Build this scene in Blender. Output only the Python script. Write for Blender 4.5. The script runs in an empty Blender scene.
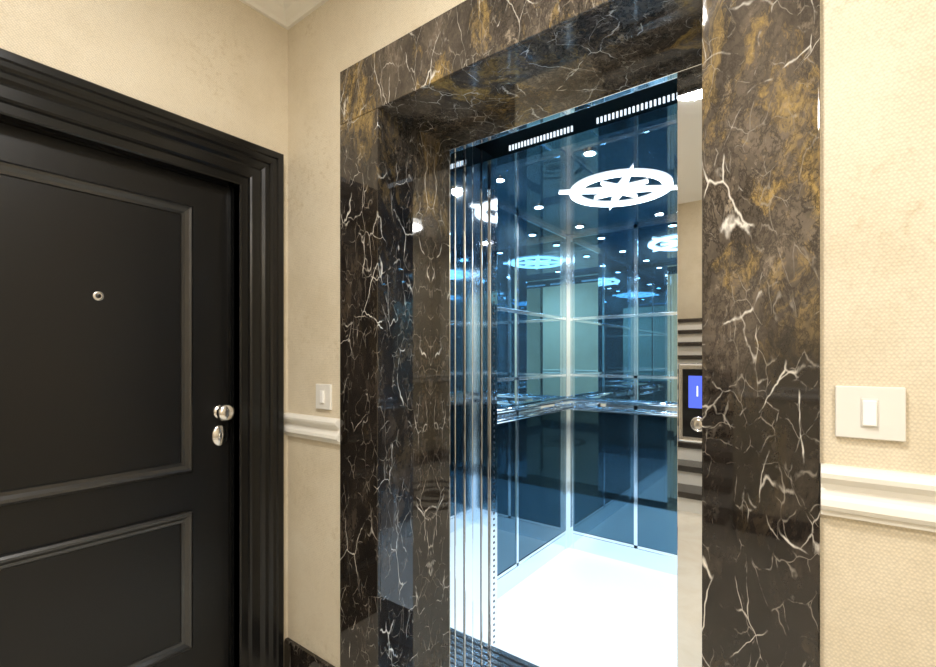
import bpy, bmesh, math
from mathutils import Vector
S=1.12; H=1.17
def P(x,y,z): return (x*S,y*S,(z+H)*S)
scene=bpy.context.scene
COL=scene.collection
# ---------------- materials
def newmat(name):
    m=bpy.data.materials.new(name); m.use_nodes=True
    nt=m.node_tree; b=nt.nodes['Principled BSDF']; return m,nt,b
def simple(name,col,rough=.5,metal=0,emit=None,es=0,coat=0,spec=None,ior=None):
    m,nt,b=newmat(name)
    b.inputs['Base Color'].default_value=(*col,1); b.inputs['Roughness'].default_value=rough
    b.inputs['Metallic'].default_value=metal
    if coat: b.inputs['Coat Weight'].default_value=coat
    if spec is not None: b.inputs['Specular IOR Level'].default_value=spec
    if ior: b.inputs['IOR'].default_value=ior
    if emit: b.inputs['Emission Color'].default_value=(*emit,1); b.inputs['Emission Strength'].default_value=es
    return m
def N(nt,t,**k):
    n=nt.nodes.new(t)
    for a,v in k.items(): setattr(n,a,v)
    return n
def ramp(nt,src,stops):
    r=N(nt,'ShaderNodeValToRGB'); e=r.color_ramp.elements
    e[0].position,e[0].color=stops[0][0],(*stops[0][1],1)
    e[1].position,e[1].color=stops[-1][0],(*stops[-1][1],1)
    for p,c in stops[1:-1]:
        x=e.new(p); x.color=(*c,1)
    nt.links.new(src,r.inputs[0]); return r.outputs[0]
def noise(nt,vec,scale,detail=4,rough=.5,dist=0):
    n=N(nt,'ShaderNodeTexNoise'); n.inputs['Scale'].default_value=scale; n.inputs['Detail'].default_value=detail
    n.inputs['Roughness'].default_value=rough; n.inputs['Distortion'].default_value=dist
    nt.links.new(vec,n.inputs['Vector']); return n
def mix(nt,f,a,b,mode='MIX'):
    m=N(nt,'ShaderNodeMix',data_type='RGBA',blend_type=mode)
    L=nt.links
    if isinstance(f,(int,float)): m.inputs[0].default_value=f
    else: L.new(f,m.inputs[0])
    for s,i in ((a,6),(b,7)):
        if isinstance(s,tuple): m.inputs[i].default_value=(*s,1)
        else: L.new(s,m.inputs[i])
    return m.outputs[2]
def math_(nt,op,a,b):
    m=N(nt,'ShaderNodeMath',operation=op)
    for s,i in ((a,0),(b,1)):
        if isinstance(s,(int,float)): m.inputs[i].default_value=s
        else: nt.links.new(s,m.inputs[i])
    return m.outputs[0]
BW=lambda v:(v,v,v)
def marble(name):
    m,nt,b=newmat(name); L=nt.links
    tc=N(nt,'ShaderNodeTexCoord'); mp=N(nt,'ShaderNodeMapping')
    mp.inputs['Rotation'].default_value=(.35,.75,.2); mp.inputs['Scale'].default_value=(1,1,.5); mp.inputs['Location'].default_value=(3.1,1.7,.4)
    L.new(tc.outputs['Object'],mp.inputs[0]); o=mp.outputs[0]
    def warp(src,scale,det,amt,rough=.55):
        nw=noise(nt,src,scale,det,rough)
        v=N(nt,'ShaderNodeVectorMath',operation='SCALE'); L.new(nw.outputs['Color'],v.inputs[0]); v.inputs['Scale'].default_value=amt
        va=N(nt,'ShaderNodeVectorMath',operation='ADD'); L.new(src,va.inputs[0]); L.new(v.outputs[0],va.inputs[1]); return va.outputs[0]
    w=warp(o,2.6,6,.5); w2=warp(o,5,4,.10); w3=warp(w2,26,3,.014)
    sx=N(nt,'ShaderNodeSeparateXYZ'); L.new(tc.outputs['Object'],sx.inputs[0])
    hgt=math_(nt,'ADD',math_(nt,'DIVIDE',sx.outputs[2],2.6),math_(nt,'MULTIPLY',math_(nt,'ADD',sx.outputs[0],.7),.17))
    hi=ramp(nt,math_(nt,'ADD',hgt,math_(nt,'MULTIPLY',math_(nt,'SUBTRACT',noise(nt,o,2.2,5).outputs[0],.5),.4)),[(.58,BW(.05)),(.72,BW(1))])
    nb=noise(nt,w,5,12,.70).outputs[0]
    b1=ramp(nt,nb,[(.34,(.005,.0042,.004)),(.5,(.016,.0125,.0105)),(.70,(.062,.048,.037))])
    b2=ramp(nt,nb,[(.32,(.030,.025,.020)),(.5,(.100,.080,.061)),(.68,(.23,.185,.14))])
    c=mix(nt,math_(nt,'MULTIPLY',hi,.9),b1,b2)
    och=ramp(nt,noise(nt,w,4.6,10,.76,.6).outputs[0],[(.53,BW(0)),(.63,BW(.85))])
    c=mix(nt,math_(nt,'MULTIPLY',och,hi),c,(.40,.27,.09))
    vo=N(nt,'ShaderNodeTexVoronoi',feature='DISTANCE_TO_EDGE'); vo.inputs['Scale'].default_value=26
    L.new(warp(w2,13,6,.24,.68),vo.inputs['Vector'])
    cr=ramp(nt,vo.outputs['Distance'],[(0,BW(1)),(.15,BW(0))])
    mk=ramp(nt,noise(nt,w,3.1,3).outputs[0],[(.36,BW(.2)),(.54,BW(.85))])
    c=mix(nt,math_(nt,'MULTIPLY',cr,mk),c,(.010,.008,.007))
    fl=ramp(nt,noise(nt,w3,34,6,.74).outputs[0],[(.58,BW(0)),(.66,BW(.7))])
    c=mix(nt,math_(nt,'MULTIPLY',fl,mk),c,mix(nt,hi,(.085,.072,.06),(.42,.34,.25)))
    def veins(scale,width,lo,hi_,col,c,seed,amp,src,ms=.9):
        mp2=N(nt,'ShaderNodeMapping'); mp2.inputs['Location'].default_value=(seed,seed*1.7,seed*.3); L.new(src,mp2.inputs[0])
        vv=N(nt,'ShaderNodeTexVoronoi',feature='DISTANCE_TO_EDGE'); vv.inputs['Scale'].default_value=scale; L.new(mp2.outputs[0],vv.inputs['Vector'])
        a=ramp(nt,vv.outputs['Distance'],[(0,BW(1)),(width,BW(0))])
        k=ramp(nt,noise(nt,mp2.outputs[0],scale*ms,5,.6).outputs[0],[(lo,BW(0)),(hi_,BW(amp))])
        return mix(nt,math_(nt,'MULTIPLY',a,k),c,col)
    c=veins(26,.024,.49,.58,(.32,.29,.25),c,5.3,.6,w3)
    c=veins(13,.015,.51,.60,(.60,.56,.50),c,3.3,.8,w3)
    c=veins(8,.013,.52,.60,(.78,.74,.67),c,4.4,.95,w3,1.2)
    L.new(c,b.inputs['Base Color']); b.inputs['Roughness'].default_value=.035
    b.inputs['Specular IOR Level'].default_value=.6
    return m
M_marble=marble('emperador_marble')
def wallpaper():
    m,nt,b=newmat('beige_wallpaper'); L=nt.links
    tc=N(nt,'ShaderNodeTexCoord'); o=tc.outputs['Object']
    n1=noise(nt,o,3.2,8,.7)
    c=ramp(nt,n1.outputs[0],[(.36,(.69,.60,.445)),(.50,(.745,.655,.50)),(.7,(.78,.70,.55))])
    sp=ramp(nt,noise(nt,o,45,5,.75).outputs[0],[(.52,BW(0)),(.68,BW(.55))])
    mk=ramp(nt,noise(nt,o,2.6,4).outputs[0],[(.46,BW(0)),(.60,BW(1))])
    c=mix(nt,math_(nt,'MULTIPLY',sp,mk),c,(.54,.43,.26))
    vo=N(nt,'ShaderNodeTexVoronoi'); vo.inputs['Scale'].default_value=210; vo.inputs['Randomness'].default_value=.35
    mp=N(nt,'ShaderNodeMapping'); mp.inputs['Rotation'].default_value=(.785,.785,.0); L.new(o,mp.inputs[0]); L.new(mp.outputs[0],vo.inputs['Vector'])
    f=ramp(nt,vo.outputs['Distance'],[(.2,BW(1)),(.75,BW(.74))])
    c=mix(nt,.8,c,f,'MULTIPLY')
    L.new(c,b.inputs['Base Color']); b.inputs['Roughness'].default_value=.5
    bp=N(nt,'ShaderNodeBump'); bp.inputs['Strength'].default_value=.3; bp.inputs['Distance'].default_value=.0015
    L.new(vo.outputs['Distance'],bp.inputs['Height']); L.new(bp.outputs[0],b.inputs['Normal'])
    return m
M_wall=wallpaper()
M_ceil=simple('ceiling_paint',(.87,.86,.84),.7)
M_trim=simple('cream_trim_paint',(.82,.79,.72),.35)
M_black=simple('black_lacquer',(.0045,.0043,.0042),.33,spec=.38)
M_blackg=simple('black_gloss_casing',(.004,.004,.004),.22,spec=.40)
M_blackm=simple('black_moulding',(.007,.007,.007),.28,spec=.9)
M_steel=simple('mirror_steel',(.82,.84,.86),.015,1)
M_sdoor=simple('sliding_door_steel',(.84,.90,.96),.06,1)
M_chrome=simple('chrome',(.88,.90,.93),.06,1)
M_cchrome=simple('car_trim_chrome',(.76,.87,.95),.09,.95)
M_satin=simple('satin_nickel',(.75,.73,.7),.22,1)
M_glass=simple('blue_mirror_glass',(.31,.54,.69),.006,.975)
M_glassd=simple('dark_blue_panel',(.09,.18,.245),.03,.95)
M_cceil=simple('dark_blue_gloss_ceiling',(.013,.05,.09),.02,0,ior=2.6)
M_cfloor=simple('white_car_floor',(.74,.78,.82),.2)
M_alu=simple('brushed_aluminium',(.6,.63,.66),.25,1)
M_dark=simple('shaft_black',(.01,.01,.012),.4)
M_emb=simple('led_white',(1,1,1),.5,0,(.9,.96,1),3.6)
M_slot=simple('led_slot',(1,1,1),.5,0,(.8,.9,1),1.1)
M_spot=simple('led_spot',(1,1,1),.5,0,(.85,.93,1),40)
M_lamp=simple('lamp_diffuser',(1,1,1),.5,0,(1,.96,.9),9)
M_plate=simple('switch_plate_plastic',(.74,.72,.67),.3)
M_rock=simple('switch_rocker_plastic',(.9,.89,.87),.2)
M_screen=simple('blue_screen',(.02,.03,.2),.1,0,(.10,.16,.85),1.2)
M_screenw=simple('screen_digits',(1,1,1),.3,0,(.6,.7,1),1.2)
M_pblack=simple('black_glass_panel',(.01,.01,.01),.08)
M_riser=simple('white_stair_marble',(.75,.72,.66),.15)
M_tread=simple('dark_stair_marble',(.03,.024,.02),.1)
def hallfloor():
    m,nt,b=newmat('hall_floor_marble'); L=nt.links
    tc=N(nt,'ShaderNodeTexCoord'); mp=N(nt,'ShaderNodeMapping'); mp.inputs['Location'].default_value=(-.50*S,.62*S,0); L.new(tc.outputs['Object'],mp.inputs[0])
    sx=N(nt,'ShaderNodeSeparateXYZ'); L.new(mp.outputs[0],sx.inputs[0])
    r=math_(nt,'SQRT',math_(nt,'ADD',math_(nt,'MULTIPLY',sx.outputs[0],sx.outputs[0]),math_(nt,'MULTIPLY',sx.outputs[1],sx.outputs[1])),0)
    rr=N(nt,'ShaderNodeValToRGB'); rr.color_ramp.interpolation='CONSTANT'
    e=rr.color_ramp.elements; lt=(.62,.58,.5,1); dk=(.03,.024,.02,1)
    e[0].position=0;e[0].color=dk;e[1].position=.12;e[1].color=lt
    for p,c in((.2,dk),(.28,lt),(.40,dk),(.50,lt)):
        x=e.new(p);x.color=c
    L.new(r,rr.inputs[0])
    n=noise(nt,tc.outputs['Object'],4,8,.6,1)
    c=mix(nt,ramp(nt,n.outputs[0],[(.4,BW(0)),(.7,BW(.3))]),rr.outputs[0],(.45,.36,.25))
    L.new(c,b.inputs['Base Color']); b.inputs['Roughness'].default_value=.1
    return m
M_hfloor=hallfloor()
# ---------------- geometry helpers
def empty(name):
    o=bpy.data.objects.new(name,None); COL.objects.link(o); o.empty_display_size=.1; return o
def mk(name,verts,faces,mat,parent=None,bevel=0,smooth=False,raw=False):
    me=bpy.data.meshes.new(name)
    me.from_pydata([v if raw else P(*v) for v in verts],[],faces); me.update()
    bm=bmesh.new(); bm.from_mesh(me); bmesh.ops.recalc_face_normals(bm,faces=bm.faces); bm.to_mesh(me); bm.free()
    me.materials.append(mat)
    if smooth:
        for p in me.polygons: p.use_smooth=True
    o=bpy.data.objects.new(name,me); COL.objects.link(o)
    if parent: o.parent=parent
    if bevel:
        b=o.modifiers.new('bevel','BEVEL'); b.width=bevel; b.segments=3; b.limit_method='ANGLE'
    return o
BF=[(0,1,2,3),(4,5,6,7),(0,1,5,4),(1,2,6,5),(2,3,7,6),(3,0,4,7)]
def bv(x0,x1,y0,y1,z0,z1):
    return [(x0,y0,z0),(x1,y0,z0),(x1,y1,z0),(x0,y1,z0),(x0,y0,z1),(x1,y0,z1),(x1,y1,z1),(x0,y1,z1)]
def box(name,x0,x1,y0,y1,z0,z1,mat,parent=None,bevel=0):
    return mk(name,bv(x0,x1,y0,y1,z0,z1),BF,mat,parent,bevel)
def boxes(name,lst,mat,parent=None,bevel=0):
    v=[];f=[]
    for b in lst:
        n=len(v); v+=bv(*b); f+=[tuple(i+n for i in q) for q in BF]
    return mk(name,v,f,mat,parent,bevel)
def lathe_x(name,cx,cy,cz,prof,mat,parent=None,seg=40,sy=1,sz=1):
    v=[];f=[]
    for r,h in prof:
        for i in range(seg):
            a=2*math.pi*i/seg; v.append((cx+h,cy+r*sy*math.cos(a),cz+r*sz*math.sin(a)))
    n=len(prof)
    for j in range(n-1):
        for i in range(seg):
            k=(i+1)%seg; f.append((j*seg+i,j*seg+k,(j+1)*seg+k,(j+1)*seg+i))
    f.append(tuple(range(seg))); f.append(tuple((n-1)*seg+i for i in range(seg)))
    return mk(name,v,f,mat,parent,0,True)
def disc(name,cx,cy,z0,z1,r,mat,parent=None,seg=48,r1=0):
    v=[];f=[]
    for z in(z0,z1):
        for rr in ((r,) if not r1 else (r,r1)):
            for i in range(seg):
                a=2*math.pi*i/seg; v.append((cx+rr*math.cos(a),cy+rr*math.sin(a),z))
    if not r1:
        f.append(tuple(range(seg)));f.append(tuple(range(seg,2*seg)))
        for i in range(seg):
            k=(i+1)%seg; f.append((i,k,seg+k,seg+i))
    else:
        A=[0,seg,2*seg,3*seg]
        for i in range(seg):
            k=(i+1)%seg
            f+= [(A[0]+i,A[0]+k,A[1]+k,A[1]+i),(A[2]+i,A[2]+k,A[3]+k,A[3]+i),(A[0]+i,A[0]+k,A[2]+k,A[2]+i),(A[1]+i,A[1]+k,A[3]+k,A[3]+i)]
    return mk(name,v,f,mat,parent)
def frame_sweep(name,X,yl,yr,zb,zt,prof,mat,parent,closed):
    v=[];f=[];n=len(prof)
    for w,d in prof:
        v+=[(X+d,yl-w,zb-(w if closed else 0)),(X+d,yl-w,zt+w),(X+d,yr+w,zt+w),(X+d,yr+w,zb-(w if closed else 0))]
    for j in range(n-1):
        for s in range(4 if closed else 3):
            t=(s+1)%4; f.append((j*4+s,j*4+t,(j+1)*4+t,(j+1)*4+s))
    return mk(name,v,f,mat,parent)
def prism_x(name,x0,x1,yw,prof,mat,parent=None,sgn=-1):
    v=[];n=len(prof)
    for x in(x0,x1):
        for d,z in prof: v.append((x,yw+sgn*d,z))
    f=[(i,(i+1)%n,n+(i+1)%n,n+i) for i in range(n)]+[tuple(range(n)),tuple(range(n,2*n))]
    return mk(name,v,f,mat,parent)
def prism_y(name,y0,y1,xw,prof,mat,parent=None,sgn=-1):
    v=[];n=len(prof)
    for y in(y0,y1):
        for d,z in prof: v.append((xw+sgn*d,y,z))
    f=[(i,(i+1)%n,n+(i+1)%n,n+i) for i in range(n)]+[tuple(range(n)),tuple(range(n,2*n))]
    return mk(name,v,f,mat,parent)
# ---------------- room shell
XL=-1.59; XR=1.35; YB=1.0; YR=-1.7; ZC=1.30; ZF=-H
boxes('wall_back',[(XL-.1,-1.113,YB,YB+.12,ZF,ZC),(-.167,XR,YB,YB+.12,ZF,ZC),(-1.113,-.167,YB,YB+.12,.793,ZC)],M_wall)
DL,DR,DT=.06,.817,.598
YS=-4.3; ZS=2.2; XS=-.50
box('wall_left',XL-.1,XL,YS,DL,ZF,ZC,M_wall)
box('wall_corner',XL-.1,XL,DR,YB,ZF,ZC,M_wall)
box('wall_overdoor',XL-.1,XL,DL,DR,DT,ZC,M_wall)
box('wall_stairleft',XL-.1,XL,YS,YR,ZC,ZS,M_wall)
box('wall_right',XR,XR+.1,YR,YB+.12,ZF,ZC,M_wall)
box('wall_rear',XS,XR+.1,YR-.1,YR,ZF,ZC,M_wall)
box('wall_stairside',XS,XS+.1,YS,YR-.1,ZF,ZS,M_wall)
box('wall_stairend',XL-.1,XS+.1,YS-.1,YS,ZF,ZS,M_wall)
box('wall_stairheader',XL-.1,XS+.1,YR-.1,YR,ZC+.08,ZS,M_wall)
box('ceiling.001',XL-.1,XS+.1,YS-.1,YR,ZS,ZS+.08,M_ceil)
box('floor',XL-.1,XR+.1,YR-.1,1.232,ZF-.06,ZF,M_hfloor)
box('ceiling',XL-.1,XR+.1,YR-.1,YB+.12,ZC,ZC+.08,M_ceil)
ST_=empty('staircase'); rz=.15; td=.235; ys=-1.42
rs=[];ts=[]
for i in range(11):
    rs.append((XL+.004,XS-.004,ys-td*(i+1),ys-td*i,ZF,ZF+rz*(i+1)-.045))
    ts.append((XL+.004,XS-.004,ys-td*(i+1)-.0,ys-td*i+.022,ZF+rz*(i+1)-.045,ZF+rz*(i+1)))
boxes('risers',rs,M_riser,ST_); boxes('treads',ts,M_tread,ST_,.003)
# crown
cp=[(0,-.084),(.012,-.084),(.016,-.072),(.024,-.062),(.032,-.040),(.050,-.026),(.064,-.020),(.068,-.010),(.082,-.008),(.088,0)]
v=[];f=[]
for d,z in cp:
    v+=[(XL+d,YR,ZC+z),(XL+d,YB-d,ZC+z),(XR-d,YB-d,ZC+z),(XR-d,YR+d,ZC+z),(XS,YR+d,ZC+z)]
for j in range(len(cp)-1):
    for s in range(4):
        t=s+1; f.append((j*5+s,j*5+t,(j+1)*5+t,(j+1)*5+s))
mk('trim_1',v,f,M_trim)
def rail(zt,zb):
    h=zt-zb
    return [(0,zt),(.014,zt),(.024,zt-.05*h),(.029,zt-.13*h),(.028,zt-.22*h),(.020,zt-.30*h),(.014,zt-.36*h),(.0125,zt-.46*h),(.016,zt-.58*h),(.021,zt-.66*h),(.023,zt-.78*h),(.019,zt-.86*h),(.010,zt-.90*h),(.010,zb),(0,zb)]
prism_x('trim_2',XL,-1.273,YB,rail(-.202,-.285),M_trim)
prism_x('trim_3',-.005,XR,YB,rail(-.178,-.262),M_trim)
prism_x('trim_4',XS,XR,YR,rail(-.19,-.273),M_trim,None,1)
prism_y('trim_5',YR+.03,YB-.03,XR,rail(-.19,-.273),M_trim)
bb=[(0,ZF),(.016,ZF),(.016,-1.045),(.012,-1.036),(0,-1.036)]
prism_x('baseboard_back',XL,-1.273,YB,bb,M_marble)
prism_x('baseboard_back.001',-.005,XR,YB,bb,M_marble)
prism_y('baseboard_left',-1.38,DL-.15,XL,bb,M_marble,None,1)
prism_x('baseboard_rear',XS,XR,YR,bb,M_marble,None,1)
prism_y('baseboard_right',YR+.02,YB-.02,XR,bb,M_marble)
# ---------------- entry door
D=empty('door_1')
XD=XL-.05
prof=[(0,-.052),(0,.004),(.004,.008),(.026,.008),(.030,.015),(.036,.018),(.064,.018),(.068,.023),(.078,.028),(.090,.029),(.094,.035),(.102,.038),(.114,.039),(.118,.045),(.136,.045),(.140,.042),(.140,0)]
frame_sweep('casing',XL,DL,DR,ZF,DT,prof,M_blackg,D,False).location.z=-.010
box('leaf',XD-.045,XD,DL+.003,DR-.003,ZF+.006,DT-.003,M_black,D)
pm=[(-.030,.0005),(-.027,.006),(-.018,.007),(-.009,.015),(-.002,.017),(.004,.012),(.007,.0005)]
for nm,zb,zt in(('upper_panel',-.362,.486),('lower_panel',-.932,-.498)):
    frame_sweep(nm+'_moulding',XD,.193,.681,zb,zt,pm,M_blackm,D,True)
    box(nm+'_field',XD,XD+.002,.223,.651,zb+.03,zt-.03,M_black,D)
lathe_x('knob',XD,.775,-.182,[(.024,0),(.024,.006),(.021,.010),(.011,.012),(.010,.022),(.014,.026),(.025,.032),(.029,.040),(.028,.050),(.022,.056),(.008,.059)],M_satin,D)
lathe_x('lock_escutcheon',XD,.775,-.262,[(.028,0),(.028,.006),(.025,.010)],M_satin,D,sz=1.3)
lathe_x('lock_cylinder',XD+.010,.775,-.262,[(.010,0),(.010,.004),(.008,.005)],M_chrome,D)
box('keyhole',XD+.0151,XD+.016,.7735,.7765,-.269,-.255,M_dark,D)
lathe_x('peephole',XD,.4387,.175,[(.014,0),(.014,.004),(.011,.007),(.007,.006)],M_satin,D)
lathe_x('peephole_lens',XD+.006,.4387,.175,[(.0065,0),(.005,.002),(.002,.003)],M_pblack,D)
boxes('door_stop',[(XL-.05,XL-.035,DR-.012,DR,ZF,DT),(XL-.05,XL-.035,DL,DL+.012,ZF,DT),(XL-.05,XL-.035,DL,DR,DT-.012,DT)],M_blackg,D)
# ---------------- marble surround
A=empty('elevator_marble_surround')
OX0,OX1,IX0,IX1,OT,IT=-1.272,-.006,-1.09,-.187,.940,.764
YF=.988
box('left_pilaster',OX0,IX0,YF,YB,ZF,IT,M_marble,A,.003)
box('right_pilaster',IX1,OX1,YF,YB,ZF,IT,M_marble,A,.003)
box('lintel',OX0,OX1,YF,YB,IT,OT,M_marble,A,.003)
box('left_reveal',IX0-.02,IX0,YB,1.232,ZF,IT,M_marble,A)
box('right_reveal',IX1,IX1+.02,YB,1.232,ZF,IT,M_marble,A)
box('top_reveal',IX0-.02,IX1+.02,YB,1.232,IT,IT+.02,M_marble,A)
# ---------------- elevator
E=empty('elevator')
SX0,SX1,ST=-1.004,-.288,.698
y0=1.232
box('frame_left',IX0-.02,SX0,y0,y0+.025,ZF,ST,M_steel,E,.0015)
box('frame_right',SX1,IX1+.02,y0,y0+.025,ZF,ST,M_steel,E,.0015)
box('frame_header',IX0-.02,IX1+.02,y0,y0+.025,ST,.80,M_steel,E,.0015)
box('frame_right_return',SX1,SX1+.09,y0+.025,1.50,ZF,.80,M_steel,E)
CX0,CX1,CY0,CY1,CZ=-1.28,-.0,1.50,2.72,.757
for i,(a,b,x) in enumerate(((1.259,1.305,-1.002),(1.308,1.352,-.998),(1.356,1.405,-1.001),(1.408,1.451,-.997))):
    box('sliding_door_panel_%d'%(i+1),x-.42,x,a,b,ZF+.004,.76,M_sdoor,E,.003)
boxes('pocket_lining',[(-1.46,-1.03,1.455,1.47,ZF,.80),(-1.47,-1.45,1.257,1.47,ZF,.8)],M_dark,E)
box('light_curtain',-1.012,-.990,1.454,1.499,ZF,.75,M_chrome,E,.002)
boxes('light_curtain_dots',[(-.9902,-.9892,1.472,1.480,ZF+.1+i*.022,ZF+.108+i*.022) for i in range(78)],M_dark,E)
box('overhead_soffit',-1.47,-.17,1.257,1.44,.80,.83,M_dark,E)
box('car_header',-1.28,0,1.44,1.50,.728,.83,M_glassd,E)
sl=[]
for a,b in((-.90,-.650),(-.575,-.300)):
    n=int((b-a)/.0125)
    for i in range(n): sl.append((a+i*.0125,a+i*.0125+.006,1.4375,1.441,.740,.758))
boxes('vent_slots',sl,M_slot,E)
def wallset(tag,kind):
    def bx(name,a0,a1,d0,d1,z0,z1,m,bev=0):
        if kind=='L': return box(name,CX0+d0,CX0+d1,a0,a1,z0,z1,m,E,bev)
        if kind=='R': return box(name,CX1-d1,CX1-d0,a0,a1,z0,z1,m,E,bev)
        return box(name,a0,a1,CY1-d1,CY1-d0,z0,z1,m,E,bev)
    lo,hi=(CY0,CY1) if kind!='B' else (CX0,CX1)
    bx('car_%s_shell'%tag,lo,hi,-.03,0,ZF,.80,M_dark)
    bx('car_%s_upper_mirror'%tag,lo,hi,0,.006,.245,CZ,M_glass)
    bx('car_%s_mid_mirror'%tag,lo,hi,0,.006,-.27,.235,M_glass)
    bx('car_%s_lower_panel'%tag,lo,hi,0,.008,-1.06,-.30,M_glassd)
    bx('car_%s_kickplate'%tag,lo,hi,0,.014,ZF,-1.075,M_cchrome,.002)
    bx('car_%s_trim_a'%tag,lo,hi,0,.014,.230,.250,M_cchrome,.002)
    bx('car_%s_trim_b'%tag,lo,hi,0,.012,-.32,-.27,M_cchrome)
    bx('car_%s_trim_e'%tag,lo,hi,0,.012,-.115,-.098,M_cchrome,.002)
    bx('car_%s_trim_c'%tag,lo,hi,0,.012,-1.075,-1.06,M_cchrome)
    bx('car_%s_trim_d'%tag,lo,hi,0,.012,CZ-.02,CZ,M_cchrome)
    n=2 if kind!='B' else 3
    for i in range(1,n):
        c=lo+(hi-lo)*i/n
        bx('car_%s_stile_%d'%(tag,i),c-.010,c+.010,0,.012,ZF,CZ,M_cchrome)
    bx('car_%s_corner_a'%tag,lo,lo+.05,0,.02,ZF,CZ,M_cchrome,.002)
    bx('car_%s_corner_b'%tag,hi-.05,hi,0,.02,ZF,CZ,M_cchrome,.002)
wallset('left','L'); wallset('right','R'); wallset('back','B')
boxes('car_front_returns',[(CX0,-1.012,1.475,1.50,ZF,CZ),(SX1+.09,CX1,1.475,1.50,ZF,CZ)],M_steel,E)
def tube(name,a,b,r,mat,seg=20):
    a=Vector(P(*a));b=Vector(P(*b));d=(b-a).normalized()
    u=d.cross(Vector((0,0,1)));
    if u.length<.1: u=Vector((1,0,0))
    u.normalize(); w=d.cross(u); v=[];f=[]
    for p in(a,b):
        for i in range(seg):
            t=2*math.pi*i/seg; v.append(p+(u*math.cos(t)+w*math.sin(t))*r*S)
    for i in range(seg):
        k=(i+1)%seg; f.append((i,k,seg+k,seg+i))
    f+=[tuple(range(seg)),tuple(range(seg,2*seg))]
    return mk(name,[tuple(x) for x in v],f,mat,E,0,True,raw=True)
for hz,t in ((-.252,'a'),(-.300,'b')):
    tube('handrail_back_'+t,(CX0+.05,CY1-.05,hz),(CX1-.05,CY1-.05,hz),.010,M_chrome)
    tube('handrail_left_'+t,(CX0+.05,CY0+.10,hz),(CX0+.05,CY1-.05,hz),.010,M_chrome)
    tube('handrail_right_'+t,(CX1-.05,CY0+.10,hz),(CX1-.05,CY1-.05,hz),.010,M_chrome)
boxes('handrail_brackets',[(x-.008,x+.008,CY1-.055,CY1-.01,-.31,-.242) for x in(-1.05,-.25)]+[(CX0+.01,CX0+.055,y-.008,y+.008,-.31,-.242) for y in(1.75,2.45)]+[(CX1-.055,CX1-.01,y-.008,y+.008,-.31,-.242) for y in(1.75,2.45)],M_chrome,E)
box('car_ceiling',CX0,CX1,1.50,CY1,CZ,CZ+.03,M_cceil,E)
box('car_floor',CX0,CX1,1.595,CY1,ZF-.05,ZF,M_cfloor,E)
boxes('landing_sill',[(-1.47,-.17,1.232+i*.028,1.232+i*.028+.021,ZF-.03,ZF) for i in range(5)]+[(-1.47,-.17,1.232,1.372,ZF-.05,ZF-.02)],M_alu,E)
boxes('car_sill',[(-1.28,0,1.388+i*.030,1.388+i*.030+.022,ZF-.03,ZF) for i in range(6)]+[(-1.28,0,1.568,1.592,ZF-.03,ZF+.003),(-1.28,0,1.388,1.595,ZF-.05,ZF-.02)],M_alu,E)
# compass emblem: eight-point compass rose inside a slim ring
ex,ey=-.735,2.11
n=16
pts=[]
for i in range(n):
    a=2*math.pi*i/n+math.radians(30)
    r=.052 if i%2 else (.270 if i%4==0 else .140)
    pts.append((ex+r*math.cos(a),ey+r*math.sin(a)))
v=[];f=[]
for z in(CZ-.010,CZ): v+=[(x,y,z) for x,y in pts]
v+=[(ex,ey,CZ-.010),(ex,ey,CZ)]
for i in range(n):
    k=(i+1)%n; f+=[(i,k,2*n),(n+i,n+k,2*n+1),(i,k,n+k,n+i)]
mk('compass_star_light',v,f,M_emb,E)
disc('compass_ring_light',ex,ey,CZ-.0085,CZ-.0005,.220,M_emb,E,72,.178)
spots=[(-1.12,2.55),(-.69,2.58),(-.22,2.55),(-1.14,2.1),(-.2,2.1),(-1.1,1.68),(-.69,1.66),(-.2,1.68)]
for i,(x,y) in enumerate(spots):
    disc('spot_ring_%d'%(i+1),x,y,CZ-.006,CZ,.030,M_chrome,E,32,.020)
    disc('spot_lens_%d'%(i+1),x,y,CZ-.004,CZ,.020,M_spot,E,32)
    l=bpy.data.lights.new('car_spot','SPOT'); l.energy=30; l.color=(.84,.94,1); l.spot_size=math.radians(150); l.spot_blend=.6; l.shadow_soft_size=.02
    o=bpy.data.objects.new('car_spot_%d'%(i+1),l); o.location=P(x,y,CZ-.012); COL.objects.link(o); o.parent=E
# ---------------- call panel
C=empty('elevator_call_panel')
box('housing',-.283,-.190,1.216,1.232,-.200,-.012,M_satin,C,.006)
box('face_plate',-.272,-.197,1.213,1.216,-.188,-.026,M_pblack,C,.002)
box('display',-.258,-.205,1.2115,1.213,-.118,-.042,M_screen,C)
boxes('display_digits',[(-.240,-.237,1.211,1.2115,-.090,-.066),(-.228,-.214,1.211,1.2115,-.069,-.066),(-.228,-.214,1.211,1.2115,-.090,-.087),(-.228,-.225,1.211,1.2115,-.090,-.066),(-.217,-.214,1.211,1.2115,-.090,-.066)],M_screenw,C)
def lathe_y(name,cx,cy,cz,prof,mat,parent,seg=36):
    v=[];f=[]
    for r,h in prof:
        for i in range(seg):
            a=2*math.pi*i/seg; v.append((cx+r*math.cos(a),cy-h,cz+r*math.sin(a)))
    n=len(prof)
    for j in range(n-1):
        for i in range(seg):
            k=(i+1)%seg; f.append((j*seg+i,j*seg+k,(j+1)*seg+k,(j+1)*seg+i))
    f.append(tuple(range(seg))); f.append(tuple((n-1)*seg+i for i in range(seg)))
    return mk(name,v,f,mat,parent,0,True)
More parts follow.
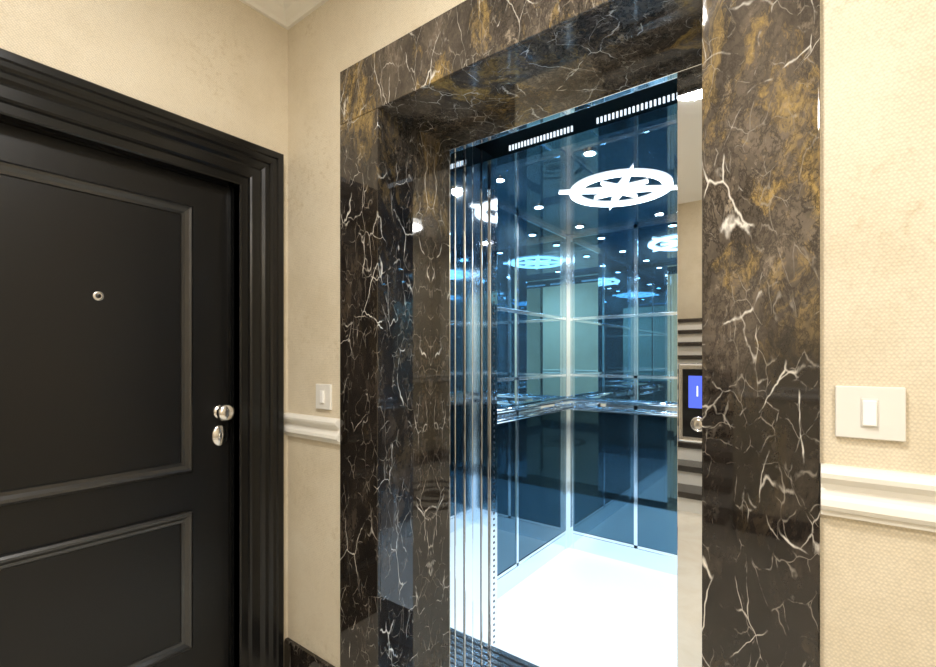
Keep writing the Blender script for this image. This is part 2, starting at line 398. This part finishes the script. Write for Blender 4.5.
lathe_y('call_button',-.236,1.213,-.155,[(.018,0),(.018,.004),(.015,.006),(.014,.003)],M_chrome,C)
lathe_y('call_button_cap',-.236,1.211,-.155,[(.012,0),(.012,.003),(.009,.004)],M_satin,C)
# ---------------- switches
def switch(x0,x1,z0,z1):
    s=empty('light_switch')
    w=x1-x0;h=z1-z0;cx=(x0+x1)/2;cz=(z0+z1)/2
    box('plate',x0,x1,YB-.009,YB,z0,z1,M_plate,s,.002)
    box('rocker_bezel',cx-w*.125,cx+w*.125,YB-.0105,YB-.009,cz-h*.27,cz+h*.27,M_plate,s,.0005)
    box('rocker',cx-w*.10,cx+w*.10,YB-.015,YB-.0105,cz-h*.24,cz+h*.24,M_rock,s,.0015)
switch(-1.408,-1.327,-.175,-.089)
switch(.0142,.1006,-.130,-.046)
# ---------------- ceiling lamps
def lamp(x,y,r,p,zc=ZC):
    s=empty('ceiling_lamp')
    disc('rim',x,y,zc-.012,zc,r+.012,M_chrome,s,64,r)
    disc('diffuser',x,y,zc-.055,zc,r,M_lamp,s,64)
    l=bpy.data.lights.new('lamp_light','AREA'); l.shape='DISK'; l.size=2*r*S; l.energy=p; l.color=(1,.965,.915)
    o=bpy.data.objects.new('lamp_light',l); o.location=P(x,y,zc-.060); COL.objects.link(o); o.parent=s
lamp(-.46,.11,.12,35)
lamp(1.02,-.75,.18,45)  # unseen lamp added to brighten the hall, no known fixture here
lamp(-1.0,-2.6,.16,38,ZS)  # made-up stairwell lamp, added so the steps are lit in reflections
# ---------------- world, camera
w=bpy.data.worlds.new('World'); scene.world=w; w.use_nodes=True
w.node_tree.nodes['Background'].inputs[0].default_value=(.8,.85,1,1); w.node_tree.nodes['Background'].inputs[1].default_value=.05
cam=bpy.data.cameras.new('Camera'); co=bpy.data.objects.new('Camera',cam); COL.objects.link(co)
co.location=P(0,0,0); co.rotation_euler=(math.radians(90),0,math.radians(37))
cam.sensor_width=36; cam.lens=18.2; cam.shift_y=24.5/936; cam.clip_start=.01
scene.camera=co
scene.view_settings.view_transform='Standard'
